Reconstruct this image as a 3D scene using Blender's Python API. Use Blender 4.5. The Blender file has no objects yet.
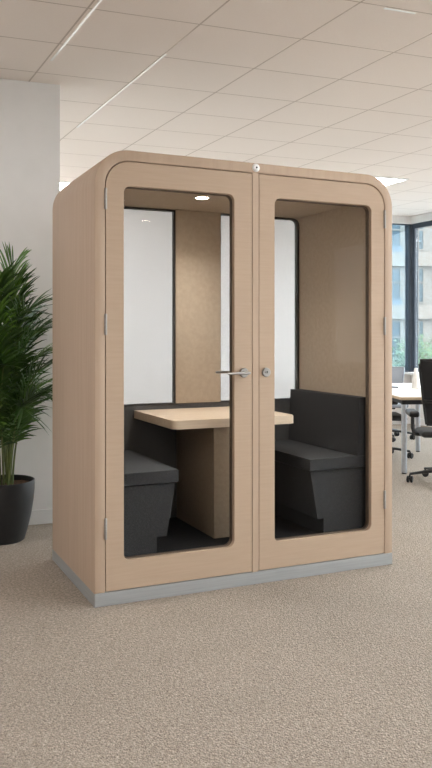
import bpy, bmesh, math, random
from mathutils import Vector, Matrix
random.seed(7)
S = bpy.context.scene
COL = S.collection
PI = math.pi

# ------------------------------------------------------------------ helpers
def lin(c):
    r = []
    for v in c:
        v /= 255.0
        r.append(v / 12.92 if v <= 0.04045 else ((v + 0.055) / 1.055) ** 2.4)
    return (r[0], r[1], r[2], 1.0)

def new_mat(name):
    m = bpy.data.materials.new(name)
    m.use_nodes = True
    nt = m.node_tree
    return m, nt, nt.nodes, nt.links, nt.nodes['Principled BSDF']

def mat(name, c1, c2=None, rough=0.6, metal=0.0, scale=(8, 8, 8), detail=4.0, bump=0.0, bscale=None, spec=0.5,
        sheen=0.0, lo=0.35, hi=0.65):
    m, nt, N, L, P = new_mat(name)
    P.inputs['Roughness'].default_value = rough
    P.inputs['Metallic'].default_value = metal
    P.inputs['Specular IOR Level'].default_value = spec
    if sheen:
        P.inputs['Sheen Weight'].default_value = sheen
    tc = N.new('ShaderNodeTexCoord')
    mp = N.new('ShaderNodeMapping'); mp.inputs['Scale'].default_value = scale
    L.new(tc.outputs['Object'], mp.inputs['Vector'])
    nz = N.new('ShaderNodeTexNoise'); nz.inputs['Scale'].default_value = 1.0
    nz.inputs['Detail'].default_value = detail
    L.new(mp.outputs['Vector'], nz.inputs['Vector'])
    rp = N.new('ShaderNodeValToRGB')
    rp.color_ramp.elements[0].position = lo; rp.color_ramp.elements[1].position = hi
    rp.color_ramp.elements[0].color = lin(c1); rp.color_ramp.elements[1].color = lin(c2 or c1)
    L.new(nz.outputs['Fac'], rp.inputs['Fac'])
    L.new(rp.outputs['Color'], P.inputs['Base Color'])
    if bump:
        mp2 = N.new('ShaderNodeMapping'); mp2.inputs['Scale'].default_value = bscale or scale
        L.new(tc.outputs['Object'], mp2.inputs['Vector'])
        n2 = N.new('ShaderNodeTexNoise'); n2.inputs['Scale'].default_value = 1.0; n2.inputs['Detail'].default_value = 3
        L.new(mp2.outputs['Vector'], n2.inputs['Vector'])
        b = N.new('ShaderNodeBump'); b.inputs['Strength'].default_value = bump; b.inputs['Distance'].default_value = 0.004
        L.new(n2.outputs['Fac'], b.inputs['Height'])
        L.new(b.outputs['Normal'], P.inputs['Normal'])
    return m

def emit_mat(name, c, s):
    m, nt, N, L, P = new_mat(name)
    P.inputs['Base Color'].default_value = lin(c)
    P.inputs['Emission Color'].default_value = lin(c)
    P.inputs['Emission Strength'].default_value = s
    return m

def glass_mat(name, tint, refl=1.0):
    m, nt, N, L, P = new_mat(name)
    N.remove(P)
    out = N['Material Output']
    tr = N.new('ShaderNodeBsdfTransparent'); tr.inputs['Color'].default_value = tint
    gl = N.new('ShaderNodeBsdfGlossy'); gl.inputs['Roughness'].default_value = 0.02
    fr = N.new('ShaderNodeFresnel'); fr.inputs['IOR'].default_value = 1.45
    mu = N.new('ShaderNodeMath'); mu.operation = 'MULTIPLY'; mu.inputs[1].default_value = refl
    mx = N.new('ShaderNodeMixShader')
    L.new(fr.outputs['Fac'], mu.inputs[0]); L.new(mu.outputs[0], mx.inputs['Fac'])
    L.new(tr.outputs[0], mx.inputs[1]); L.new(gl.outputs[0], mx.inputs[2])
    L.new(mx.outputs[0], out.inputs['Surface'])
    return m

def link(name, me, m, parent=None, smooth=False):
    if isinstance(m, (list, tuple)):
        for x in m: me.materials.append(x)
    elif m: me.materials.append(m)
    if smooth:
        for p in me.polygons: p.use_smooth = True
        try: me.set_sharp_from_angle(angle=math.radians(40))
        except Exception: pass
    o = bpy.data.objects.new(name, me)
    COL.objects.link(o)
    if parent: o.parent = parent
    return o

def obj(name, bm, m, parent=None, smooth=False):
    me = bpy.data.meshes.new(name)
    bmesh.ops.recalc_face_normals(bm, faces=bm.faces)
    bm.to_mesh(me); bm.free()
    return link(name, me, m, parent, smooth)

def box(bm, x0, x1, y0, y1, z0, z1, bev=0.0, seg=2, edges=None):
    vs = [bm.verts.new((x, y, z)) for x in (x0, x1) for y in (y0, y1) for z in (z0, z1)]
    f = [(0,1,3,2),(4,6,7,5),(0,4,5,1),(2,3,7,6),(0,2,6,4),(1,5,7,3)]
    fs = [bm.faces.new([vs[i] for i in q]) for q in f]
    if bev:
        es = list({e for fa in fs for e in fa.edges})
        if edges: es = [e for e in es if edges(e)]
        bmesh.ops.bevel(bm, geom=es, offset=bev, segments=seg, affect='EDGES', profile=0.5)
    return bm

def boxobj(name, b, m, parent=None, bev=0.0, seg=2, smooth=None):
    bm = bmesh.new(); box(bm, *b, bev=bev, seg=seg)
    return obj(name, bm, m, parent, smooth=bool(bev) if smooth is None else smooth)

def lathe(bm, prof, center=(0,0,0), seg=32, axis='z', cap=True):
    rings = []
    for r, h in prof:
        ring = []
        for k in range(seg):
            a = 2*PI*k/seg
            p = Vector((r*math.cos(a), r*math.sin(a), h))
            if axis == 'y': p = Vector((p.x, h, p.y))
            if axis == 'x': p = Vector((h, p.x, p.y))
            ring.append(bm.verts.new(p + Vector(center)))
        rings.append(ring)
    for a, b in zip(rings, rings[1:]):
        for k in range(seg):
            bm.faces.new((a[k], a[(k+1) % seg], b[(k+1) % seg], b[k]))
    if cap:
        for ring in (rings[0], rings[-1]):
            bm.faces.new(ring)
    return bm

def tube(bm, pts, radii, seg=10, squash=1.0):
    pts = [Vector(p) for p in pts]
    if not isinstance(radii, (list, tuple)): radii = [radii]*len(pts)
    rings = []
    up = Vector((0,0,1))
    for i, p in enumerate(pts):
        d = (pts[min(i+1, len(pts)-1)] - pts[max(i-1, 0)]).normalized()
        ref = up if abs(d.dot(up)) < 0.95 else Vector((1,0,0))
        s = d.cross(ref).normalized(); t = s.cross(d).normalized()
        rings.append([bm.verts.new(p + (s*math.cos(2*PI*k/seg) + t*math.sin(2*PI*k/seg)*squash)*radii[i]) for k in range(seg)])
    for a, b in zip(rings, rings[1:]):
        for k in range(seg):
            bm.faces.new((a[k], a[(k+1) % seg], b[(k+1) % seg], b[k]))
    bm.faces.new(rings[0]); bm.faces.new(rings[-1])
    return bm

def rrect(x0, x1, y0, y1, r, seg=8):
    """closed loop; r = radius or (bl, br, tr, tl)"""
    if not isinstance(r, (tuple, list)): r = (r,)*4
    cs = [(x0, y0, r[0], PI), (x1, y0, r[1], 1.5*PI), (x1, y1, r[2], 0), (x0, y1, r[3], .5*PI)]
    out = []
    for (x, y, q, a0) in cs:
        sx = 1 if x == x0 else -1; sy = 1 if y == y0 else -1
        if q <= 0: out.append((x, y)); continue
        for k in range(seg+1):
            a = a0 + .5*PI*k/seg
            out.append((x + sx*q + q*math.cos(a), y + sy*q + q*math.sin(a)))
    return out

def plate(loops, v0, v1, bev=0.0015):
    """flat shape (outer loop + holes) in the u-w plane, thick from v0 to v1 -> mesh"""
    cu = bpy.data.curves.new('plate', 'CURVE'); cu.dimensions = '2D'; cu.fill_mode = 'BOTH'
    for lp in loops:
        sp = cu.splines.new('POLY'); sp.points.add(len(lp)-1)
        for p, (x, y) in zip(sp.points, lp): p.co = (x, y, 0, 1)
        sp.use_cyclic_u = True
    cu.extrude = (v1-v0)/2 - bev; cu.bevel_depth = bev; cu.offset = -bev; cu.bevel_resolution = 1
    o = bpy.data.objects.new('plate', cu); COL.objects.link(o)
    dg = bpy.context.evaluated_depsgraph_get()
    me = bpy.data.meshes.new_from_object(o.evaluated_get(dg))
    bpy.data.objects.remove(o)
    bm = bmesh.new(); bm.from_mesh(me); bpy.data.meshes.remove(me); bpy.data.curves.remove(cu)
    mid = (v0+v1)/2
    for v in bm.verts: v.co = Vector((v.co.x, mid - v.co.z, v.co.y))
    bmesh.ops.remove_doubles(bm, verts=bm.verts, dist=1e-5)
    return bm

def prism(bm, poly, z0, z1):
    lo = [bm.verts.new((x, y, z0)) for x, y in poly]; hi = [bm.verts.new((x, y, z1)) for x, y in poly]
    n = len(poly)
    bm.faces.new(lo); bm.faces.new(hi)
    for i in range(n):
        bm.faces.new((lo[i], lo[(i+1) % n], hi[(i+1) % n], hi[i]))
    return bm

def profile_y(bm, prof, y0, y1):
    """polygon in x-z extruded along y"""
    a = [bm.verts.new((x, y0, z)) for x, z in prof]; b = [bm.verts.new((x, y1, z)) for x, z in prof]
    n = len(prof); bm.faces.new(a); bm.faces.new(b)
    for i in range(n):
        bm.faces.new((a[i], a[(i+1) % n], b[(i+1) % n], b[i]))
    return bm

def thing(name, label, cat, loc=(0,0,0), rz=0.0, group=None):
    o = bpy.data.objects.new(name, None); COL.objects.link(o)
    o.empty_display_size = 0.1
    o.location = loc; o.rotation_euler = (0, 0, rz)
    o['label'] = label; o['category'] = cat
    if group: o['group'] = group
    return o

def tag(o, label, cat, group=None):
    o['label'] = label; o['category'] = cat
    if group: o['group'] = group
    return o

def struct(o):
    o['kind'] = 'structure'; return o

def dup(o, parent=None):
    c = o.copy(); COL.objects.link(c)
    if parent: c.parent = parent
    for ch in [x for x in o.children]: dup(ch, c)
    return c

# ------------------------------------------------------------------ camera
H = 1.331
cam = bpy.data.cameras.new('camera'); co = bpy.data.objects.new('camera', cam); COL.objects.link(co)
co.location = (0, 0, H); co.rotation_euler = (PI/2, 0, 0)
cam.sensor_fit = 'VERTICAL'; cam.sensor_height = 24; cam.lens = 24*790/768
cam.shift_y = -49/768; cam.clip_start = 0.05; cam.clip_end = 300
S.camera = co
S.view_settings.view_transform = 'Standard'; S.view_settings.look = 'None'
S.view_settings.gamma = 1; S.view_settings.use_curve_mapping = False
S.view_settings.exposure = -0.08

# ------------------------------------------------------------------ materials
M = {}
M['oak_front'] = mat('oak_veneer_door', (183,160,138), (179,156,134), rough=.55, scale=(5,30,110), bump=.05, bscale=(10,60,320), spec=.3)
M['oak_side'] = mat('oak_veneer_shell', (187,164,143), (181,158,137), rough=.55, scale=(30,30,1.6), bump=.05, bscale=(200,200,6), spec=.3)
M['oak_table'] = mat('oak_table', (232,212,190), (224,202,178), rough=.5, scale=(4,60,60), spec=.3)
M['felt'] = mat('beige_felt', (191,174,155), (184,167,148), rough=.95, scale=(45,45,45), bump=.25, bscale=(400,400,400), spec=.1, sheen=.1)
M['support_shaded'] = mat('shaded_support_felt', (153,133,112), (147,127,107), rough=.9, scale=(45,45,45), bump=.2, spec=.1)  # darker than the other felt: shade under the table put into the colour
M['felt_dark'] = mat('grey_felt', (98,97,97), (86,85,85), rough=.95, scale=(200,200,200), bump=.2, spec=.1)
M['fabric'] = mat('charcoal_fabric', (63,63,65), (50,50,52), rough=.92, scale=(160,160,160), bump=.25, bscale=(500,500,500), spec=.15, sheen=.12)
M['pod_carpet'] = mat('dark_pod_carpet', (62,62,64), (48,48,50), rough=.95, scale=(150,150,150), bump=.3, spec=.1)
M['base_metal'] = mat('brushed_grey_base', (170,172,172), (162,164,164), rough=.45, metal=.35, scale=(4,4,120), spec=.5)
M['grid_highlight'] = mat('pale_grid_highlight', (252,250,247), (248,246,243), rough=.3, metal=.85, scale=(20,20,20))
M['hinge_metal'] = mat('hinge_metal', (168,165,160), (158,155,150), rough=.45, metal=.35, scale=(30,30,200))
M['steel'] = mat('satin_steel', (172,170,167), (160,158,155), rough=.3, metal=.9, scale=(30,30,200))
M['dark_gasket'] = mat('dark_gasket', (98,82,68), (88,73,60), rough=.6, scale=(30,30,30))
M['frame_dark'] = mat('dark_frame', (62,58,54), (56,52,48), rough=.5, scale=(20,20,20))
M['glass'] = glass_mat('door_glass', (.97,.975,.97,1), .05)
M['back_glass'] = glass_mat('back_glass', (.84,.84,.85,1), .3)
M['window_glass'] = glass_mat('window_glass', (.93,.96,.96,1), .5)
M['window_blue'] = glass_mat('tinted_window_glass', (.66,.76,.81,1), .6)
M['white_plastic'] = mat('white_plastic', (238,238,236), (234,234,232), rough=.35, scale=(20,20,20))
M['black'] = mat('black_plastic', (28,28,29), (24,24,25), rough=.5, scale=(40,40,40))
M['black_hole'] = mat('black_hole', (8,8,8), (6,6,6), rough=.7)
M['wall'] = mat('white_wall_paint', (236,233,230), (233,230,227), rough=.9, scale=(6,6,6), bump=.04, bscale=(160,160,160), spec=.2)
M['skirting'] = mat('skirting_paint', (238,236,234), (235,233,231), rough=.5, scale=(6,6,6))
M['planter'] = mat('matte_black_planter', (40,41,42), (34,35,36), rough=.55, scale=(9,9,9), bump=.05, bscale=(120,120,120))
M['soil'] = mat('bark_soil', (96,66,46), (58,40,28), rough=.95, scale=(60,60,60), bump=.8, bscale=(70,70,70))
M['leaf'] = mat('palm_leaf', (58,88,28), (38,64,18), rough=.4, scale=(9,9,9), spec=.4)
M['leaf_light'] = mat('palm_leaf_new', (88,122,36), (62,94,24), rough=.45, scale=(9,9,9), spec=.4)
M['cane'] = mat('palm_cane', (104,112,54), (74,88,40), rough=.5, scale=(20,20,14))
M['desk_top'] = mat('pale_desk_top', (228,218,206), (220,209,196), rough=.45, scale=(5,60,60))
M['desk_edge'] = mat('desk_edge', (206,180,150), (196,170,140), rough=.5, scale=(5,30,30))
M['black_metal'] = mat('black_metal', (36,36,37), (30,30,31), rough=.45, metal=.3, scale=(30,30,30))
M['silver'] = mat('silver_leg', (186,190,196), (176,180,186), rough=.35, metal=.6, scale=(30,30,30))
M['mesh'] = mat('chair_mesh', (34,34,35), (22,22,23), rough=.8, scale=(260,260,260), bump=.4, bscale=(500,500,500))
M['grey_fabric'] = mat('grey_fabric', (150,154,160), (138,142,148), rough=.9, scale=(60,60,160), bump=.2)
M['win_frame'] = mat('window_frame', (58,66,76), (52,60,70), rough=.5, scale=(8,8,8))
M['paper'] = mat('grey_cover', (140,142,146), (130,132,136), rough=.6, scale=(20,20,20))
M['white_ceramic'] = mat('white_ceramic', (240,238,234), (235,232,228), rough=.4, scale=(12,12,12))
M['facade'] = mat('pale_facade', (140,134,127), (134,128,120), rough=.9, scale=(2,2,2))
M['facade_blue'] = mat('blue_grey_facade', (112,124,132), (102,115,124), rough=.7, scale=(2,2,2))
M['band'] = mat('facade_band', (148,140,131), (142,134,125), rough=.9, scale=(2,2,2))
M['pane'] = mat('facade_pane', (62,78,86), (78,94,102), rough=.3, scale=(.7,.7,.7), spec=.6)
M['tree_leaf'] = mat('street_tree_leaf', (88,116,70), (70,98,56), rough=.7, scale=(2,2,2))
M['tree_leaf_dark'] = mat('street_tree_leaf_dark', (66,92,74), (50,76,58), rough=.7, scale=(2,2,2))
M['bark'] = mat('bark', (110,94,80), (90,76,64), rough=.9, scale=(6,6,2))
M['pavement'] = mat('pavement', (150,147,143), (140,137,133), rough=.9, scale=(1,1,1))
M['lamp'] = emit_mat('ceiling_light_diffuser', (252,251,252), 28.0)
M['spot'] = emit_mat('downlight_lens', (255,240,220), 60.0)

def carpet():
    m, nt, N, L, P = new_mat('beige_loop_carpet')
    P.inputs['Roughness'].default_value = .98; P.inputs['Specular IOR Level'].default_value = .08
    tc = N.new('ShaderNodeTexCoord')
    v = N.new('ShaderNodeTexVoronoi'); v.inputs['Scale'].default_value = 150; v.inputs['Randomness'].default_value = 1
    L.new(tc.outputs['Object'], v.inputs['Vector'])
    n = N.new('ShaderNodeTexNoise'); n.inputs['Scale'].default_value = 85; n.inputs['Detail'].default_value = 5; n.inputs['Roughness'].default_value = .7
    L.new(tc.outputs['Object'], n.inputs['Vector'])
    n2 = N.new('ShaderNodeTexNoise'); n2.inputs['Scale'].default_value = 3.0; n2.inputs['Detail'].default_value = 3
    L.new(tc.outputs['Object'], n2.inputs['Vector'])
    r = N.new('ShaderNodeValToRGB')
    r.color_ramp.elements[0].position = .32; r.color_ramp.elements[0].color = lin((140,128,115))
    r.color_ramp.elements[1].position = .7; r.color_ramp.elements[1].color = lin((206,193,179))
    L.new(n.outputs['Fac'], r.inputs['Fac'])
    hs = N.new('ShaderNodeMixRGB'); hs.blend_type = 'MULTIPLY'; hs.inputs['Fac'].default_value = .5
    sep = N.new('ShaderNodeSeparateColor'); L.new(v.outputs['Color'], sep.inputs[0])
    r2 = N.new('ShaderNodeValToRGB')
    r2.color_ramp.elements[0].color = (.42,.42,.42,1); r2.color_ramp.elements[1].color = (1,1,1,1)
    L.new(sep.outputs[0], r2.inputs['Fac'])
    L.new(r.outputs['Color'], hs.inputs[1]); L.new(r2.outputs['Color'], hs.inputs[2])
    h3 = N.new('ShaderNodeMixRGB'); h3.blend_type = 'MULTIPLY'; h3.inputs['Fac'].default_value = .18
    L.new(hs.outputs[0], h3.inputs[1]); L.new(n2.outputs['Color'], h3.inputs[2])
    hv = N.new('ShaderNodeHueSaturation'); hv.inputs['Saturation'].default_value = 1.0
    bw = N.new('ShaderNodeRGBToBW'); L.new(n2.outputs['Color'], bw.inputs[0]); L.new(bw.outputs[0], h3.inputs[2])
    L.new(h3.outputs[0], P.inputs['Base Color'])
    b = N.new('ShaderNodeBump'); b.inputs['Strength'].default_value = .6; b.inputs['Distance'].default_value = .006
    L.new(v.outputs['Distance'], b.inputs['Height']); b.invert = True
    L.new(b.outputs['Normal'], P.inputs['Normal'])
    return m
M['carpet'] = carpet()

# room axes: Lv runs along the window wall, Tv along the back wall
Lv = Vector((-.443, .896)); Tv = Vector((.938, .347)); DET = -.443*.347 - .896*.938
def ab(a, b): return (Lv.x*a + Tv.x*b, Lv.y*a + Tv.y*b)
def to_ab(x, y): return ((x*Tv.y - y*Tv.x)/DET, (Lv.x*y - Lv.y*x)/DET)
A0, AS, B0, BS = 4.886, .585, 2.579, .646
CH = 3.11

def ceiling_mat():
    m, nt, N, L, P = new_mat('ceiling_tiles')
    P.inputs['Roughness'].default_value = .9; P.inputs['Specular IOR Level'].default_value = .15
    tc = N.new('ShaderNodeTexCoord'); masks = []
    for vec, o0, s in (((Tv.y/DET, -Tv.x/DET, 0), A0, AS), ((-Lv.y/DET, Lv.x/DET, 0), B0, BS)):
        d = N.new('ShaderNodeVectorMath'); d.operation = 'DOT_PRODUCT'; d.inputs[1].default_value = vec
        L.new(tc.outputs['Object'], d.inputs[0])
        s1 = N.new('ShaderNodeMath'); s1.operation = 'SUBTRACT'; s1.inputs[1].default_value = o0 - s*.5
        L.new(d.outputs['Value'], s1.inputs[0])
        s2 = N.new('ShaderNodeMath'); s2.operation = 'DIVIDE'; s2.inputs[1].default_value = s
        L.new(s1.outputs[0], s2.inputs[0])
        f = N.new('ShaderNodeMath'); f.operation = 'FRACT'; L.new(s2.outputs[0], f.inputs[0])
        q = N.new('ShaderNodeMath'); q.operation = 'SUBTRACT'; q.inputs[1].default_value = .5; L.new(f.outputs[0], q.inputs[0])
        ab_ = N.new('ShaderNodeMath'); ab_.operation = 'ABSOLUTE'; L.new(q.outputs[0], ab_.inputs[0])
        lt = N.new('ShaderNodeMath'); lt.operation = 'LESS_THAN'; lt.inputs[1].default_value = .0085; L.new(ab_.outputs[0], lt.inputs[0])
        masks.append(lt)
    mx = N.new('ShaderNodeMath'); mx.operation = 'MAXIMUM'; L.new(masks[0].outputs[0], mx.inputs[0]); L.new(masks[1].outputs[0], mx.inputs[1])
    n = N.new('ShaderNodeTexNoise'); n.inputs['Scale'].default_value = 90; n.inputs['Detail'].default_value = 3; L.new(tc.outputs['Object'], n.inputs['Vector'])
    r = N.new('ShaderNodeValToRGB'); r.color_ramp.elements[0].color = lin((246,235,226)); r.color_ramp.elements[1].color = lin((251,242,234))
    L.new(n.outputs['Fac'], r.inputs['Fac'])
    mc = N.new('ShaderNodeMixRGB'); mc.inputs[2].default_value = lin((208,195,184))
    L.new(mx.outputs[0], mc.inputs['Fac']); L.new(r.outputs['Color'], mc.inputs[1]); L.new(mc.outputs[0], P.inputs['Base Color'])
    return m
M['ceiling'] = ceiling_mat()

# ------------------------------------------------------------------ room shell
AB, BB = 10.18, 7.93            # back wall, window wall
AN, BL = -4.5, -5.0             # wall behind the viewer, far left wall
aC, bC = to_ab(-1.11, 5.62)     # corner of the white wall on the left
def slab(name, a0, a1, b0, b1, z0, z1, m, parent=None):
    bm = bmesh.new(); prism(bm, [ab(a0,b0), ab(a0,b1), ab(a1,b1), ab(a1,b0)], z0, z1)
    return obj(name, bm, m, parent)
struct(slab('floor', AN, AB, BL, BB, -.2, 0, M['carpet']))
struct(slab('ceiling', AN, AB, BL, BB, CH, CH+.2, M['ceiling']))
struct(slab('wall_left', aC, AB, BL, bC, 0, CH, M['wall']))
struct(slab('wall_outer_left', AN-.2, aC, BL-.2, BL, 0, CH, M['wall']))
struct(slab('wall_front', AN-.2, AN, BL-.2, BB+.2, 0, CH, M['wall']))
WS, WH = .745, 3.0              # window sill and head
WB = 6.35                       # the back wall's window starts here
bm = bmesh.new()
def pslab(a0, a1, b0, b1, z0, z1): prism(bm, [ab(a0,b0), ab(a0,b1), ab(a1,b1), ab(a1,b0)], z0, z1)
pslab(AB, AB+.2, BL, WB, 0, CH)
pslab(AB, AB+.2, WB, BB+.2, 0, WS); pslab(AB, AB+.2, WB, BB+.2, WH, CH)
struct(obj('wall_back', bm, M['wall']))
bm = bmesh.new()
pslab(AN, AB, BB, BB+.2, 0, WS); pslab(AN, AB, BB, BB+.2, WH, CH)
struct(obj('wall_right', bm, M['wall']))
struct(slab('baseboard_left', aC-.015, aC, BL, bC+.012, 0, .1, M['skirting']))
struct(slab('baseboard_back', AB-.015, AB, bC, BB, 0, .1, M['skirting']))
struct(slab('baseboard_right', AN, AB-.015, BB-.015, BB, 0, .1, M['skirting']))
struct(slab('trim_1', AN, AB+.02, BB-.12, BB+.05, WS, WS+.03, M['skirting']))    # window board
struct(slab('trim_2', AB+.02, AB+.14, BB+.0, BB+.12, WS+.03, WH, M['win_frame']))  # corner post
def window(n, a0, a1, b0, b1, along, glass):
    """a ribbon-window bay: dark frame with a glass pane"""
    t = .05
    bm = bmesh.new()
    def pb(a0, a1, b0, b1, z0, z1): prism(bm, [ab(a0,b0), ab(a0,b1), ab(a1,b1), ab(a1,b0)], z0, z1)
    z0, z1 = WS+.03, WH
    if along == 'a':
        pb(a0,a0+t,b0,b1,z0,z1); pb(a1-t,a1,b0,b1,z0,z1)
        pb(a0+t,a1-t,b0,b1,z0,z0+t); pb(a0+t,a1-t,b0,b1,z1-.07,z1)
        f = obj('window_%d' % n, bm, M['win_frame'])
        bmid = (b0+b1)/2
        g = slab('glass_pane', a0+t, a1-t, bmid-.004, bmid+.004, z0+t, z1-.07, glass, f)
    else:
        pb(a0,a1,b0,b0+t,z0,z1)
        pb(a0,a1,b0+t,b1,z0,z0+.02); pb(a0,a1,b0+t,b1,z1-.012,z1)
        f = obj('window_%d' % n, bm, M['win_frame'])
        am = (a0+a1)/2
        g = slab('glass_pane', am-.004, am+.004, b0+t, b1, z0+.02, z1-.012, glass, f)
    return struct(f)
window(1, AB+.04, AB+.1, WB, BB, 'b', M['window_blue'])
nb = 8; step = (AB-AN)/nb
for k in range(nb):
    window(k+2, AB-step*(k+1), AB-step*k, BB+.03, BB+.09, 'a', M['window_glass'])
# highlights along the ceiling grid, drawn in as short pale strips
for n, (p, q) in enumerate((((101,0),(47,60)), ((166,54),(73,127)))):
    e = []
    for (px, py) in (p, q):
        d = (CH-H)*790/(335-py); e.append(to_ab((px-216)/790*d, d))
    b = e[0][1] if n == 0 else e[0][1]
    struct(slab('trim_%d' % (n+3), e[0][0], e[1][0], b-.008, b+.008, CH-.002, CH, M['grid_highlight']))

struct(slab('trim_5', 3.737-.008, 3.737+.008, B0+.16, B0+.36, CH-.002, CH, M['grid_highlight']))  # one more drawn-in highlight, on a cross line of the grid
# recessed ceiling lights
def ceiling_light(a0, b0, label, da=.585, db=.62):
    ca, cb = a0+da/2, b0+db/2
    x, y = ab(ca, cb)
    t = thing('ceiling_light', label, 'ceiling light', (x, y, CH-.012), group='ceiling light panels')
    def loc(a, b): p = ab(a-ca, b-cb); return p
    bm = bmesh.new()
    w = .02
    for (u0,u1,v0,v1) in ((0,w,0,db),(da-w,da,0,db),(w,da-w,0,w),(w,da-w,db-w,db)):
        prism(bm, [loc(a0+u0,b0+v0), loc(a0+u0,b0+v1), loc(a0+u1,b0+v1), loc(a0+u1,b0+v0)], 0, .012)
    obj('frame', bm, M['white_plastic'], t)
    bm = bmesh.new()
    prism(bm, [loc(a0+w,b0+w), loc(a0+w,b0+db-w), loc(a0+da-w,b0+db-w), loc(a0+da-w,b0+w)], .004, .012)
    obj('diffuser', bm, M['lamp'], t)
    return t
ceiling_light(7.725, 5.37, 'bright square ceiling light panel above the right end of the booth')
ceiling_light(9.25, 2.06, 'far ceiling light panel glimpsed above the back left top of the booth')
for (a, b) in ((4.0, -1.05), (2.0, 2.6), (2.6, -2.8), (.3, 2.6), (.3, -1.5), (-2.6, 2.6), (-2.6, -1.5), (.3, 6.2)):  # unseen panels added for brightness; the first lifts the left wall and booth side
    ceiling_light(a, b, 'unseen square light panel added in the ceiling near the viewer to brighten the room')

# ------------------------------------------------------------------ the booth
TH = math.radians(24.5)
P0 = Vector((-.592, 3.852, 0))
def pod_pt(u, v, w=0):
    return (P0.x + u*math.cos(TH) - v*math.sin(TH), P0.y + u*math.sin(TH) + v*math.cos(TH), w)
PW, PD, PH = 1.777, .911, 2.25
T = .054
pod = thing('meeting_booth', 'large pale oak meeting booth with two glazed doors and rounded top corners on grey base', 'office booth', P0, TH)
base_h = .066
boxobj('base', (0, PW, 0, PD, 0, base_h), M['base_metal'], pod, bev=.002, smooth=False)
# outer wrap: sides and top in one rounded band
R, ri = .18, .126
def arc(cx, cy, r, a0, a1, n=14):
    return [(cx + r*math.cos(a0+(a1-a0)*k/n), cy + r*math.sin(a0+(a1-a0)*k/n)) for k in range(n+1)]
outer = [(0, base_h)] + arc(R, PH-R, R, PI, PI/2) + arc(PW-R, PH-R, R, PI/2, 0) + [(PW, base_h)]
inner = [(PW-T, base_h)] + arc(PW-R, PH-R, ri, 0, PI/2) + arc(R, PH-R, ri, PI/2, PI) + [(T, base_h)]
bm = plate([outer + inner], 0, PD, bev=.006)
obj('shell', bm, M['oak_side'], pod, smooth=True)
# centre post
boxobj('centre_post', (.865, .9025, .001, .06, base_h, PH-T), M['oak_side'], pod, bev=.0015, smooth=False)
# lining
boxobj('side_lining', (.066, .114, .062, PD-.005, base_h, 2.117), M['felt'], pod)
boxobj('side_lining', (PW-.114, PW-.066, .062, PD-.005, base_h, 2.117), M['felt'], pod)
boxobj('ceiling_lining', (.114, PW-.114, .062, PD-.005, 2.117, 2.165), M['felt'], pod)
FL = .185
boxobj('booth_floor', (.114, PW-.114, .062, PD-.005, base_h, FL), M['pod_carpet'], pod)
boxobj('threshold', (T+.002, PW-T-.002, .052, .062, base_h, .2), M['frame_dark'], pod)
VB = .87
boxobj('lower_back_panel', (.1145, PW-.1145, VB, PD-.005, FL, .90), M['felt_dark'], pod, bev=.003)
boxobj('centre_back_panel', (.766, 1.0755, VB-.012, PD-.005, .902, 2.117), M['felt'], pod, bev=.004)
for (u0, u1, r) in ((.115, .7655, (.004,.004,.004,.045)), (1.076, PW-.115, (.004,.004,.045,.004))):
    lo = rrect(u0, u1, .902, 2.115, r, 6)
    rin = tuple(max(.003, x-.004) for x in r)
    il, ir = (.016, .009) if u0 < .5 else (.003, .016)
    li = rrect(u0+il, u1-ir, .906, 2.105, (rin[0], rin[1], .035 if r[2] > .01 else .004, .035 if r[3] > .01 else .004), 6)
    f = obj('back_window_frame', plate([lo, li], VB-.006, PD-.01, .002), M['frame_dark'], pod)
    obj('back_glass', plate([li], VB+.01, VB+.018, .0005), M['back_glass'], f)

def door(u0, u1, o0, o1, hinge_u, tl, tr):
    z0, z1 = .070, PH-T-.004
    r = (.003, .003, tr, tl)
    op = rrect(o0, o1, .212, 2.072, (.03,.04,.035,.035), 8)
    d = obj('door', plate([rrect(u0, u1, z0, z1, r, 12), op], .002, .05, .0015), M['oak_front'], pod)
    g = .005
    opi = rrect(o0+g, o1-g, .212+g, 2.072-g, (.026,.036,.031,.031), 8)
    obj('gasket', plate([op, opi], .026, .052, .0008), M['dark_gasket'], d)
    obj('glass_pane', plate([opi], .036, .044, .0005), M['glass'], d)
    for z in (2.0, 1.383, .38):
        bm = bmesh.new()
        lathe(bm, [(.0, -.052), (.0055, -.052), (.0065, -.05), (.0065, -.001), (.0055, 0), (.0065, .001), (.0065, .05), (.0055, .052), (.0, .052)],
              (hinge_u, -.003, z), 14, cap=False)
        box(bm, hinge_u-.006, hinge_u+.006, -.0015, .004, z-.05, z+.05)
        obj('hinge', bm, M['hinge_metal'], d, smooth=True)
    return d
ld = door(T+.003, .862, .150, .758, T+.0015, ri, .003)
rd = door(.9055, PW-T-.003, 1.000, 1.630, PW-T-.0015, .003, ri)
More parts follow.
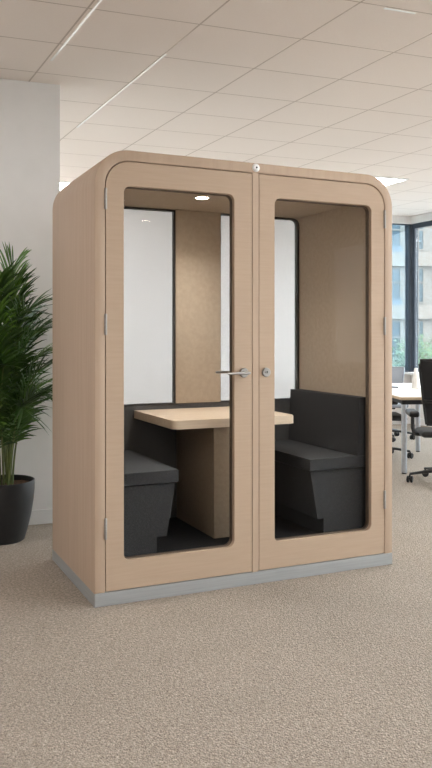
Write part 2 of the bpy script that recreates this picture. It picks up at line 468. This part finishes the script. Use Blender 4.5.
# lever handle (outer and inner lever) on the left door
hz, hu = 1.131, .812
bm = bmesh.new()
lathe(bm, [(0, -.011), (.022, -.011), (.0255, -.008), (.0255, .003)], (hu, 0, hz), 28, axis='y')
lathe(bm, [(.0095, -.052), (.0095, -.009)], (hu, 0, hz), 16, axis='y')
tube(bm, [(hu+.012, -.052, hz), (hu, -.053, hz), (hu-.03, -.054, hz), (hu-.09, -.054, hz-.001), (hu-.118, -.052, hz-.001)], [.0075,.0095,.009,.0085,.0075], 12, .8)
obj('lever_handle', bm, M['steel'], ld, smooth=True)
bm = bmesh.new()
lathe(bm, [(.0255, .049), (.0255, .058), (.022, .061), (0, .061)], (hu, 0, hz), 28, axis='y')
lathe(bm, [(.0095, .058), (.0095, .098)], (hu, 0, hz), 16, axis='y')
tube(bm, [(hu+.012, .098, hz), (hu, .1, hz), (hu-.03, .1, hz), (hu-.115, .1, hz)], [.0075,.0095,.009,.008], 12, .8)
obj('inner_lever_handle', bm, M['steel'], ld, smooth=True)
# key lock on the right door
ku = .9455
bm = bmesh.new()
lathe(bm, [(0, -.010), (.0215, -.010), (.0245, -.007), (.0245, .003)], (ku, 0, hz), 28, axis='y')
lathe(bm, [(0, -.014), (.0085, -.014), (.0095, -.012), (.0095, -.009)], (ku, 0, hz+.002), 20, axis='y')
lk = obj('key_lock', bm, M['steel'], rd, smooth=True)
lk2 = boxobj('door_keyhole', (ku-.0022, ku+.0022, -.0152, -.0139, hz-.005, hz+.008), M['black_hole'], rd)
# round white sensor on the top rail
bm = bmesh.new()
su, sz = .8845, 2.224
lathe(bm, [(0, -.010), (.012, -.010), (.019, -.007), (.0225, -.001), (.0225, .003)], (su, 0, sz), 28, axis='y')
sn = obj('round_sensor', bm, M['white_plastic'], pod, smooth=True)
bm = bmesh.new(); lathe(bm, [(0, -.0122), (.0045, -.0118), (.0055, -.0095)], (su, 0, sz), 16, axis='y')
obj('sensor_eye', bm, M['black_hole'], sn, smooth=True)
# downlight
bm = bmesh.new(); du, dv = .742, .393
lathe(bm, [(.036, -.0035), (.046, -.0035), (.049, 0), (.049, .002), (.036, .002), (.036, -.0035)], (du, dv, 2.117), 32, cap=False)
dl = obj('downlight', bm, M['white_plastic'], pod, smooth=True)
bm = bmesh.new(); lathe(bm, [(0, -.0025), (.036, -.0025), (.036, .001), (0, .001)], (du, dv, 2.117), 32, cap=False)
obj('lens', bm, M['spot'], dl)

spl = bpy.data.lights.new('downlight_bulb', 'SPOT'); spo = bpy.data.objects.new('downlight_bulb', spl); COL.objects.link(spo)
spl.energy = 44; spl.color = (1, .96, .90); spl.spot_size = math.radians(138); spl.spot_blend = .95; spl.shadow_soft_size = .036
spo.parent = pod; spo.location = (du, dv, 2.108)

# ------------------------------------------------------------------ benches and table inside the booth
def bench(side, label):
    """built for the left side (seat faces +x); side=-1 mirrors it"""
    wall_u = .1155 if side > 0 else PW-.1155
    SD, BD, PD_ = (.352, .2925, .24) if side > 0 else (.3985, .3385, .2955)
    t = thing('bench_seat', label, 'bench', pod_pt(wall_u, 0, FL), TH, 'charcoal benches in the booth')
    s = side; bt = .046 if side > 0 else .068
    def X(p): return [(s*x, z-FL) for x, z in p]
    y0, y1 = .067, .864
    def bevel_all(bm, o, seg=3, ang=20):
        es = [e for e in bm.edges if len(e.link_faces) == 2 and e.calc_face_angle(0) > math.radians(ang)]
        bmesh.ops.bevel(bm, geom=es, offset=o, segments=seg, affect='EDGES', profile=.5)
    bm = bmesh.new(); profile_y(bm, X([(.0,.568), (SD,.568), (SD,.63), (.0,.63)]), y0, y1); bevel_all(bm, .018, 4)
    obj('seat_cushion', bm, M['fabric'], t, smooth=True)
    bm = bmesh.new(); profile_y(bm, X([(0,.561), (SD-.012,.561), (BD,.288), (0,.288)]), y0+.018, y1); bevel_all(bm, .005, 2)
    obj('seat_base', bm, M['fabric'], t, smooth=True)
    bm = bmesh.new(); profile_y(bm, X([(0,.2875), (PD_,.2875), (PD_,FL+.001), (0,FL+.001)]), y0+.022, y1); bevel_all(bm, .004, 2)
    obj('plinth', bm, M['fabric'], t, smooth=True)
    bm = bmesh.new(); profile_y(bm, X([(0,.632), (bt+.014,.632), (bt,.968), (0,.968)]), y0, y1); bevel_all(bm, bt*.46, 5)
    obj('backrest', bm, M['fabric'], t, smooth=True)
    return t
bench(1, 'charcoal upholstered bench behind the left glass door of the booth')
bench(-1, 'charcoal upholstered bench with visible backrest behind the right glass door of the booth')
tb = thing('booth_table', 'pale oak fixed table between the two charcoal benches inside the booth', 'table', pod_pt(.88, .5, FL), TH)
def PX(u): return u-.88
def PY(v): return v-.5
bm = bmesh.new()
lp = rrect(PX(.492), PX(1.25), PY(.2), PY(.864), (.045,.045,.002,.002), 8)
lo = [bm.verts.new((x, y, .822-FL)) for x, y in lp]; hi = [bm.verts.new((x, y, .869-FL)) for x, y in lp]
n = len(lp); bm.faces.new(lo); ft = bm.faces.new(hi)
for i in range(n): bm.faces.new((lo[i], lo[(i+1) % n], hi[(i+1) % n], hi[i]))
bmesh.ops.bevel(bm, geom=list(ft.edges), offset=.004, segments=2, affect='EDGES')
obj('tabletop', bm, M['oak_table'], tb, smooth=True)
boxobj('support_panel', (PX(.772), PX(.874), PY(.293), PY(.866), .001, 0.8215-FL), M['support_shaded'], tb, bev=.003)

# ------------------------------------------------------------------ potted palm
px_, py_ = -1.385, 5.13
palm = thing('potted_palm', 'tall dark green feathery palm in matte black round planter beside the booth', 'potted plant', (px_, py_, 0))
bm = bmesh.new()
prof = [(0,.0), (.128,.0), (.138,.006), (.158,.07), (.180,.16), (.196,.26), (.203,.335), (.204,.375), (.203,.388), (.198,.391), (.192,.388), (.190,.335), (.0,.335)]
lathe(bm, prof, (0,0,0), 48, cap=False)
obj('planter', bm, M['planter'], palm, smooth=True)
bm = bmesh.new(); lathe(bm, [(0,.362), (.05,.366), (.1,.361), (.15,.364), (.1895,.357), (.1895,.34)], (0,0,0), 40, cap=False)
for v in bm.verts: v.co.z += random.uniform(-.004, .004) if v.co.z > .35 else 0
obj('soil', bm, M['soil'], palm, smooth=True)

def frond(ang, base_r, hgt, reach, leaf_len, start, m, seed, droop=.0):
    rd_ = random.Random(seed)
    out = Vector((math.cos(ang), math.sin(ang), 0)); side = Vector((-out.y, out.x, 0))
    b = out*base_r + Vector((0, 0, .36))
    tw = rd_.uniform(-.04, .04)
    NS = 30; pts = []
    for i in range(NS+1):
        t = i/NS
        r = reach*(t**2.3)
        z = hgt*(t - .10*t**4*(1+droop*3))
        pts.append(b + out*r + side*tw*math.sin(t*2.2) + Vector((0,0,z)))
    bm = bmesh.new()
    i0 = int(start*NS)
    def leaf(p, d, n, ln, wid):
        """one long narrow folded leaflet, arching down at its tip"""
        d = d.normalized(); q = 6
        wv = d.cross(n).normalized()
        out_d = Vector((d.x, d.y, 0))
        prev = None
        for k in range(q+1):
            s = k/q
            sag = Vector((0,0,-1))*ln*(.40*droop_l)*s**2.4 + out_d*ln*.12*s*s
            c = p + d*ln*s + sag
            w = wid*(math.sin(PI*min(1, .12+.88*s))**.7 if s < 1 else 0.0)
            fold = n*w*.35
            row = [bm.verts.new(c - wv*w + fold), bm.verts.new(c), bm.verts.new(c + wv*w + fold)]
            if prev:
                for j in (0, 1): bm.faces.new((prev[j], prev[j+1], row[j+1], row[j]))
            prev = row
    nl = 26
    for j in range(nl):
        t = start + (1-start)*(j+.5)/nl
        f = t*NS; i = min(int(f), NS-1)
        p = pts[i].lerp(pts[i+1], f-i)
        tan = (pts[i+1]-pts[i]).normalized()
        sd = tan.cross(out).normalized() if abs(tan.dot(out)) < .95 else side
        nrm = sd.cross(tan).normalized()
        e = (t-start)/(1-start)
        ln = leaf_len*(.55 + .75*math.sin(PI*min(1, .1+e*.78)))*rd_.uniform(.88, 1.1)
        opn = math.radians(50 - 24*e + rd_.uniform(-4, 4))
        for sg in (1, -1):
            droop_l = rd_.uniform(.5, 1.2)*(1-e*.45)
            d = tan*math.cos(opn) + sd*sg*math.sin(opn) + nrm*rd_.uniform(-.10, .06)
            leaf(p, d, -nrm, ln, rd_.uniform(.006, .009))
    for v in bm.verts:                                   # leaflets that reach the wall lie bent against it
        ov = to_ab(v.co.x + px_, v.co.y + py_)[0] - (aC - .03)
        if ov > 0: v.co.x -= Lv.x*ov*.96; v.co.y -= Lv.y*ov*.96
    f = obj('frond', bm, m, palm, smooth=False)
    bm = bmesh.new()
    tube(bm, pts[::2], [.0065*(1-.8*k/(NS/2)) + .0012 for k in range(NS//2+1)], 7)
    obj('cane', bm, M['cane'], f, smooth=True)
rp = random.Random(31)
tiers = ((1.74,.06), (1.56,.15), (1.30,.19), (1.14,.22), (.98,.22), (.84,.20), (.72,.16))
i = 0
for sec, (a0, rs, dz) in enumerate(((-.1, 1.1, 0), (3.0, .95, .04), (-1.6, .8, -.05), (1.45, .45, -.03))):
    for k, (hgt, reach) in enumerate(tiers):
        ang = a0 + (rp.uniform(-.3, .3) if sec == 0 else rp.uniform(-.75, .75))
        frond(ang, .03 + .07*rp.random(), hgt + dz + rp.uniform(-.04, .04), reach*rs, (.25 if k < 3 else .2) + .03*rp.random(), .42 if k < 4 else .36,
              M['leaf_light'] if (i % 3 == 0) else M['leaf'], 100+i, rp.uniform(.2, .8))
        i += 1

# ------------------------------------------------------------------ desk, chairs and small things by the window
DR = math.radians(4)
desk = thing('desk', 'pale wood topped desk with round silver legs right of the booth', 'desk', (1.757, 7.5, 0), DR)
DW, DD, DZ = .95, 2.15, .74
bm = bmesh.new(); box(bm, 0, DW, 0, DD, DZ-.028, DZ-.002, .003, 1)
dt = obj('desk_top', bm, M['desk_edge'], desk)
boxobj('surface', (.004, DW-.004, .004, DD-.004, DZ-.002, DZ), M['desk_top'], dt)
bm = bmesh.new()
for b in ((.03,DW-.03,.06,.1), (.03,DW-.03,1.45,1.49), (.05,.09,.1,1.45), (DW-.09,DW-.05,.1,1.45)):
    box(bm, *b, DZ-.075, DZ-.029)
obj('underframe', bm, M['black_metal'], desk)
for (x, y) in ((.055,.08), (DW-.3,.08), (.07,1.47), (DW-.30,1.47)):
    bm = bmesh.new(); lathe(bm, [(0,.012), (.027,.012), (.027,DZ-.075), (0,DZ-.075)], (x, y, 0), 20, cap=False)
    l = obj('leg', bm, M['silver'], desk, smooth=True)
    bm = bmesh.new(); lathe(bm, [(0,0), (.022,0), (.022,.012), (0,.012)], (x, y, 0), 16, cap=False)
    obj('foot', bm, M['black'], l, smooth=True)

def office_chair(label, loc, rz, seat_m, back_m, back_top=1.1, grp='office chairs around the desk', base_rot=0.0, arms=True):
    """faces +y locally"""
    t = thing('office_chair', label, 'chair', loc, rz, grp)
    # base
    bm = bmesh.new()
    lathe(bm, [(0,.075), (.045,.08), (.04,.12), (.028,.14), (0,.14)], (0,0,0), 18, cap=False)
    for k in range(5):
        a = base_rot + 2*PI*k/5
        tube(bm, [(.03*math.cos(a),.03*math.sin(a),.108), (.17*math.cos(a),.17*math.sin(a),.098), (.315*math.cos(a),.315*math.sin(a),.078)], [.024,.021,.016], 8, .7)
    obj('star_base', bm, M['black'], t, smooth=True)
    for k in range(5):
        a = base_rot + 2*PI*k/5; c = Vector((.315*math.cos(a), .315*math.sin(a), 0))
        bm = bmesh.new()
        for s in (-1, 1):
            prof = [(0, s*.006), (.027, s*.006), (.031, s*.011), (.031, s*.020), (.026, s*.026), (0, s*.026)]
            lathe(bm, prof, (0,0,0), 18, axis='y', cap=False)
        tube(bm, [(0,0,.03), (0,0,.075)], .008, 8)
        box(bm, -.02, .02, -.006, .006, .0, .045)
        for v in bm.verts: v.co.z += .031 if abs(v.co.y) > .0059 and v.co.length < .045 and v.co.z < .0399 else 0
        bmesh.ops.rotate(bm, verts=bm.verts, cent=(0,0,0), matrix=Matrix.Rotation(a+1.1, 3, 'Z'))
        bmesh.ops.translate(bm, verts=bm.verts, vec=c)
        zmin = min(v.co.z for v in bm.verts)
        bmesh.ops.translate(bm, verts=bm.verts, vec=(0,0,-zmin))
        obj('caster', bm, M['black'], t, smooth=True)
    bm = bmesh.new(); lathe(bm, [(0,.13), (.026,.13), (.026,.27), (.016,.272), (.016,.39), (0,.39)], (0,0,0), 16, cap=False)
    obj('gas_column', bm, M['black_metal'], t, smooth=True)
    bm = bmesh.new(); box(bm, -.09, .09, -.12, .1, .385, .425, .012, 2)
    obj('tilt_mechanism', bm, M['black'], t, smooth=True)
    # seat
    bm = bmesh.new(); box(bm, -.235, .235, -.22, .245, .425, .49, .03, 4)
    for v in bm.verts:
        if v.co.z > .46: v.co.z += .012*math.cos(v.co.x*6) - .012
        if v.co.y > .18: v.co.z -= (v.co.y-.18)*.25
    obj('seat', bm, seat_m, t, smooth=True)
    # backrest: curved panel in a frame
    zb, zt = .55, back_top
    def bp(u, s):
        """u in -1..1 across, s in 0..1 up"""
        hw = (.20 + .075*s)*(1 - .03*max(0, (s-.9)/.1)**2)
        y = -.245 - .09*s + .035*(1-u*u)*-1 - .03*math.sin(PI*s)*-1
        return Vector((hw*u, y, zb + (zt-zb)*s))
    NU, NV = 10, 14
    bm = bmesh.new(); th = .016
    fr = [[bm.verts.new(bp(-1+2*i/NU, j/NV)) for i in range(NU+1)] for j in range(NV+1)]
    bk = [[bm.verts.new(bp(-1+2*i/NU, j/NV) + Vector((0,-th,0))) for i in range(NU+1)] for j in range(NV+1)]
    for j in range(NV):
        for i in range(NU):
            bm.faces.new((fr[j][i], fr[j][i+1], fr[j+1][i+1], fr[j+1][i]))
            bm.faces.new((bk[j][i+1], bk[j][i], bk[j+1][i], bk[j+1][i+1]))
    for j in range(NV):
        bm.faces.new((fr[j][0], fr[j+1][0], bk[j+1][0], bk[j][0])); bm.faces.new((fr[j+1][NU], fr[j][NU], bk[j][NU], bk[j+1][NU]))
    for i in range(NU):
        bm.faces.new((fr[0][i+1], fr[0][i], bk[0][i], bk[0][i+1])); bm.faces.new((fr[NV][i], fr[NV][i+1], bk[NV][i+1], bk[NV][i]))
    br = obj('backrest', bm, back_m, t, smooth=True)
    bm = bmesh.new()
    loop = [bp(-1, j/NV) for j in range(NV+1)] + [bp(-1+2*i/NU, 1) for i in range(1, NU+1)] + [bp(1, 1-j/NV) for j in range(1, NV+1)] + [bp(1-2*i/NU, 0) for i in range(1, NU+1)]
    tube(bm, [p + Vector((0,-th/2,0)) for p in loop], .013, 8)
    obj('rim', bm, M['black'] if back_m is M['mesh'] else back_m, br, smooth=True)
    if back_m is M['mesh']:
        bm = bmesh.new(); tube(bm, [bp(u/4, .36) + Vector((0,-.03,0)) for u in range(-4, 5)], .018, 8, .8)
        obj('lumbar_bar', bm, M['black'], br, smooth=True)
    bm = bmesh.new(); tube(bm, [(0,-.08,.41), (0,-.2,.41), (0,-.275,.47), (0,-.30,.62), (0,-.315,.75)], [.03,.03,.028,.024,.02], 10)
    obj('spine', bm, M['black'], t, smooth=True)
    if arms:
        for s in (-1, 1):
            bm = bmesh.new()
            tube(bm, [(s*.2,-.02,.43), (s*.275,-.03,.44), (s*.29,-.04,.5), (s*.29,-.04,.62)], [.016,.018,.018,.016], 8)
            ar = obj('armrest', bm, M['black'], t, smooth=True)
            bm = bmesh.new(); box(bm, s*.29-.045, s*.29+.045, -.17, .12, .6, .655, .02, 3)
            obj('pad', bm, M['black'], ar, smooth=True)
    return t
office_chair('black mesh back office chair cut off by the right edge, in front of desk', (2.065, 7.13, 0), math.radians(-6), M['black'], M['mesh'], 1.115, base_rot=math.radians(186))
office_chair('black office chair tucked under the desk left side, mostly hidden by booth', (1.79, 8.6, 0), math.radians(-90), M['black'], M['mesh'], 1.0, base_rot=math.radians(-15+90))
office_chair('light grey upholstered office chair at the far end of desk by the window', (2.2, 10.15, 0), math.radians(176), M['grey_fabric'], M['grey_fabric'], .90, base_rot=.4, arms=False)
def desk_pt(x, y, z=DZ):
    return (1.757 + x*math.cos(DR) - y*math.sin(DR), 7.5 + x*math.sin(DR) + y*math.cos(DR), z)
bm = bmesh.new(); lathe(bm, [(0,0), (.047,0), (.05,.006), (.046,.02), (.036,.1), (.022,.19), (.018,.225), (.014,.225), (.014,.18), (0,.16)], (0,0,0), 28, cap=False)
vs = tag(obj('vase', bm, M['white_ceramic'], smooth=True), 'white tapered vase standing on the desk beside the black mesh chair back', 'vase')
vs.location = desk_pt(.545, 1.22)
nb_ = boxobj('notebook', (-.11, .11, -.15, .15, 0, .016), M['paper'], bev=.003)
tag(nb_, 'flat grey notebook lying on the desk next to the booth edge', 'notebook'); nb_.location = desk_pt(.24, 1.42); nb_.rotation_euler = (0,0,.2)

# ------------------------------------------------------------------ outside the windows
GZ = -3.2
bm = bmesh.new(); prism(bm, [(-60,-60), (90,-60), (90,110), (-60,110)], GZ-.2, GZ)
struct(obj('ground', bm, M['pavement']))
bd = 42.0
def bx(px): return (px-216)/790*bd
def bz(py): return H + (335-py)/790*bd
bl = thing('apartment_building', 'pale building with beige floor bands and tall grey windows beyond the window glass', 'building', (bx(410), bd, GZ))
def L2(x): return x - bx(410)
x0, x1 = bx(330), bx(640)
ztop = bz(60)
boxobj('wall', (L2(x0), L2(x1), .25, 9, 0, ztop-GZ), M['facade'], bl)
bands = [(305,319), (252,266), (199,213), (146,160), (93,107)]
for (ya, yb) in bands:
    boxobj('floor_band', (L2(x0), L2(x1), 0, .25, bz(yb)-GZ, bz(ya)-GZ), M['band'], bl)
cols = [(340,352), (358,368), (374,386), (391,402), (419,425), (441,448), (462,470), (484,492), (506,514), (528,536), (550,558), (572,580)]
rows = [(319,362), (266,305), (213,252), (160,199), (107,146)]
for (ya, yb) in rows:
    for (pa, pb) in cols:
        za, zb = bz(yb)-GZ + .12, bz(ya)-GZ - .08
        xa, xb = L2(bx(pa)), L2(bx(pb))
        bm = bmesh.new()
        f = .05
        zm = za + (zb-za)*.58
        for b in ((xa,xa+f,za,zb), (xb-f,xb,za,zb), (xa+f,xb-f,za,za+f), (xa+f,xb-f,zb-f,zb), (xa+f,xb-f,zm-.04,zm+.04)):
            box(bm, b[0], b[1], .17, .26, b[2], b[3])
        w = obj('window', bm, M['band'], bl)
        boxobj('pane', (xa+f, xb-f, .22, .25, za+f, zb-f), M['pane'], w)
for (pa, pb) in ((388.5, 402.5),):
    for (ya, yb) in rows[1:]:
        boxobj('spandrel', (L2(bx(pa)), L2(bx(pb)), .10, .17, bz(yb)-GZ, bz(yb)-GZ+.35), M['facade_blue'], bl)

def tree(px, py_top, d, r, label, m, seed):
    rd_ = random.Random(seed)
    x = (px-216)/790*d; zt = H + (335-py_top)/790*d
    t = thing('street_tree', label, 'tree', (x, d, GZ), group='trees outside the window')
    c = Vector((0, 0, zt-GZ-r*1.1))
    bm = bmesh.new()
    tube(bm, [(0,0,0), (.03,0,c.z*.5), (0,.02,c.z-.3*r), (.05,0,c.z+.3*r)], [.1,.08,.06,.02], 8)
    for k in range(5):
        a = k*1.3; tube(bm, [(0,.02,c.z-.5*r), (math.cos(a)*r*.35, math.sin(a)*r*.35, c.z), (math.cos(a)*r*.6, math.sin(a)*r*.6, c.z+.35*r)], [.04,.03,.012], 6)
    obj('trunk', bm, M['bark'], t, smooth=True)
    bm = bmesh.new()
    blobs = [(Vector((rd_.gauss(0,.42), rd_.gauss(0,.42), rd_.gauss(0,.48)))*r + c, r*rd_.uniform(.28,.5)) for _ in range(9)]
    for k in range(1500):
        bc, br_ = rd_.choice(blobs)
        v = Vector((rd_.gauss(0,1), rd_.gauss(0,1), rd_.gauss(0,1))).normalized()*br_*rd_.uniform(.5,1)
        p = bc + v; s = rd_.uniform(.04,.085)
        if p.z > c.z + r*1.1: continue
        e = Vector((rd_.gauss(0,1), rd_.gauss(0,1), rd_.gauss(0,1))).normalized()
        g = e.orthogonal().normalized()
        bm.faces.new([bm.verts.new(p - e*s), bm.verts.new(p + g*s*.5), bm.verts.new(p + e*s), bm.verts.new(p - g*s*.5)])
    obj('foliage', bm, m, t)
tree(393, 335, 24, 1.25, 'blue green street tree seen above the grey chair in the left pane', M['tree_leaf_dark'], 1)
tree(408, 329, 27, 1.1, 'light green street tree seen behind the dark window post', M['tree_leaf'], 2)
tree(424, 326, 29, 1.3, 'light green street tree just right of the dark window post', M['tree_leaf'], 3)
tree(438, 345, 22, 1.0, 'bright green street tree at the right edge above the black chair back', M['tree_leaf'], 4)
tree(466, 338, 33, 1.4, 'light green street tree beyond the right edge of the window view', M['tree_leaf'], 5)

# ------------------------------------------------------------------ daylight
w = bpy.data.worlds.new('sky'); S.world = w; w.use_nodes = True
N, L = w.node_tree.nodes, w.node_tree.links
bg = N['Background']
tc = N.new('ShaderNodeTexCoord'); sp = N.new('ShaderNodeSeparateXYZ'); L.new(tc.outputs['Generated'], sp.inputs[0])
r = N.new('ShaderNodeValToRGB'); L.new(sp.outputs['Z'], r.inputs['Fac'])
r.color_ramp.elements[0].position = 0.0; r.color_ramp.elements[0].color = (.95,.97,1,1)
r.color_ramp.elements[1].position = 0.8; r.color_ramp.elements[1].color = (.85,.91,1,1)
L.new(r.outputs['Color'], bg.inputs['Color']); dt_ = N.new('ShaderNodeVectorMath'); dt_.operation = 'DOT_PRODUCT'; dt_.inputs[1].default_value = (.86, .15, .49)
L.new(tc.outputs['Generated'], dt_.inputs[0])
mr = N.new('ShaderNodeMapRange'); mr.interpolation_type = 'SMOOTHSTEP'
mr.inputs['From Min'].default_value = -.2; mr.inputs['From Max'].default_value = .95
mr.inputs['To Min'].default_value = 2.5; mr.inputs['To Max'].default_value = 17.0
L.new(dt_.outputs['Value'], mr.inputs['Value']); L.new(mr.outputs['Result'], bg.inputs['Strength'])
sun = bpy.data.lights.new('sun', 'SUN'); so = bpy.data.objects.new('sun', sun); COL.objects.link(so)
sun.energy = 1.5; sun.angle = math.radians(5); sun.color = (1, .95, .88)
so.rotation_euler = (math.radians(52), 0, math.radians(-12))
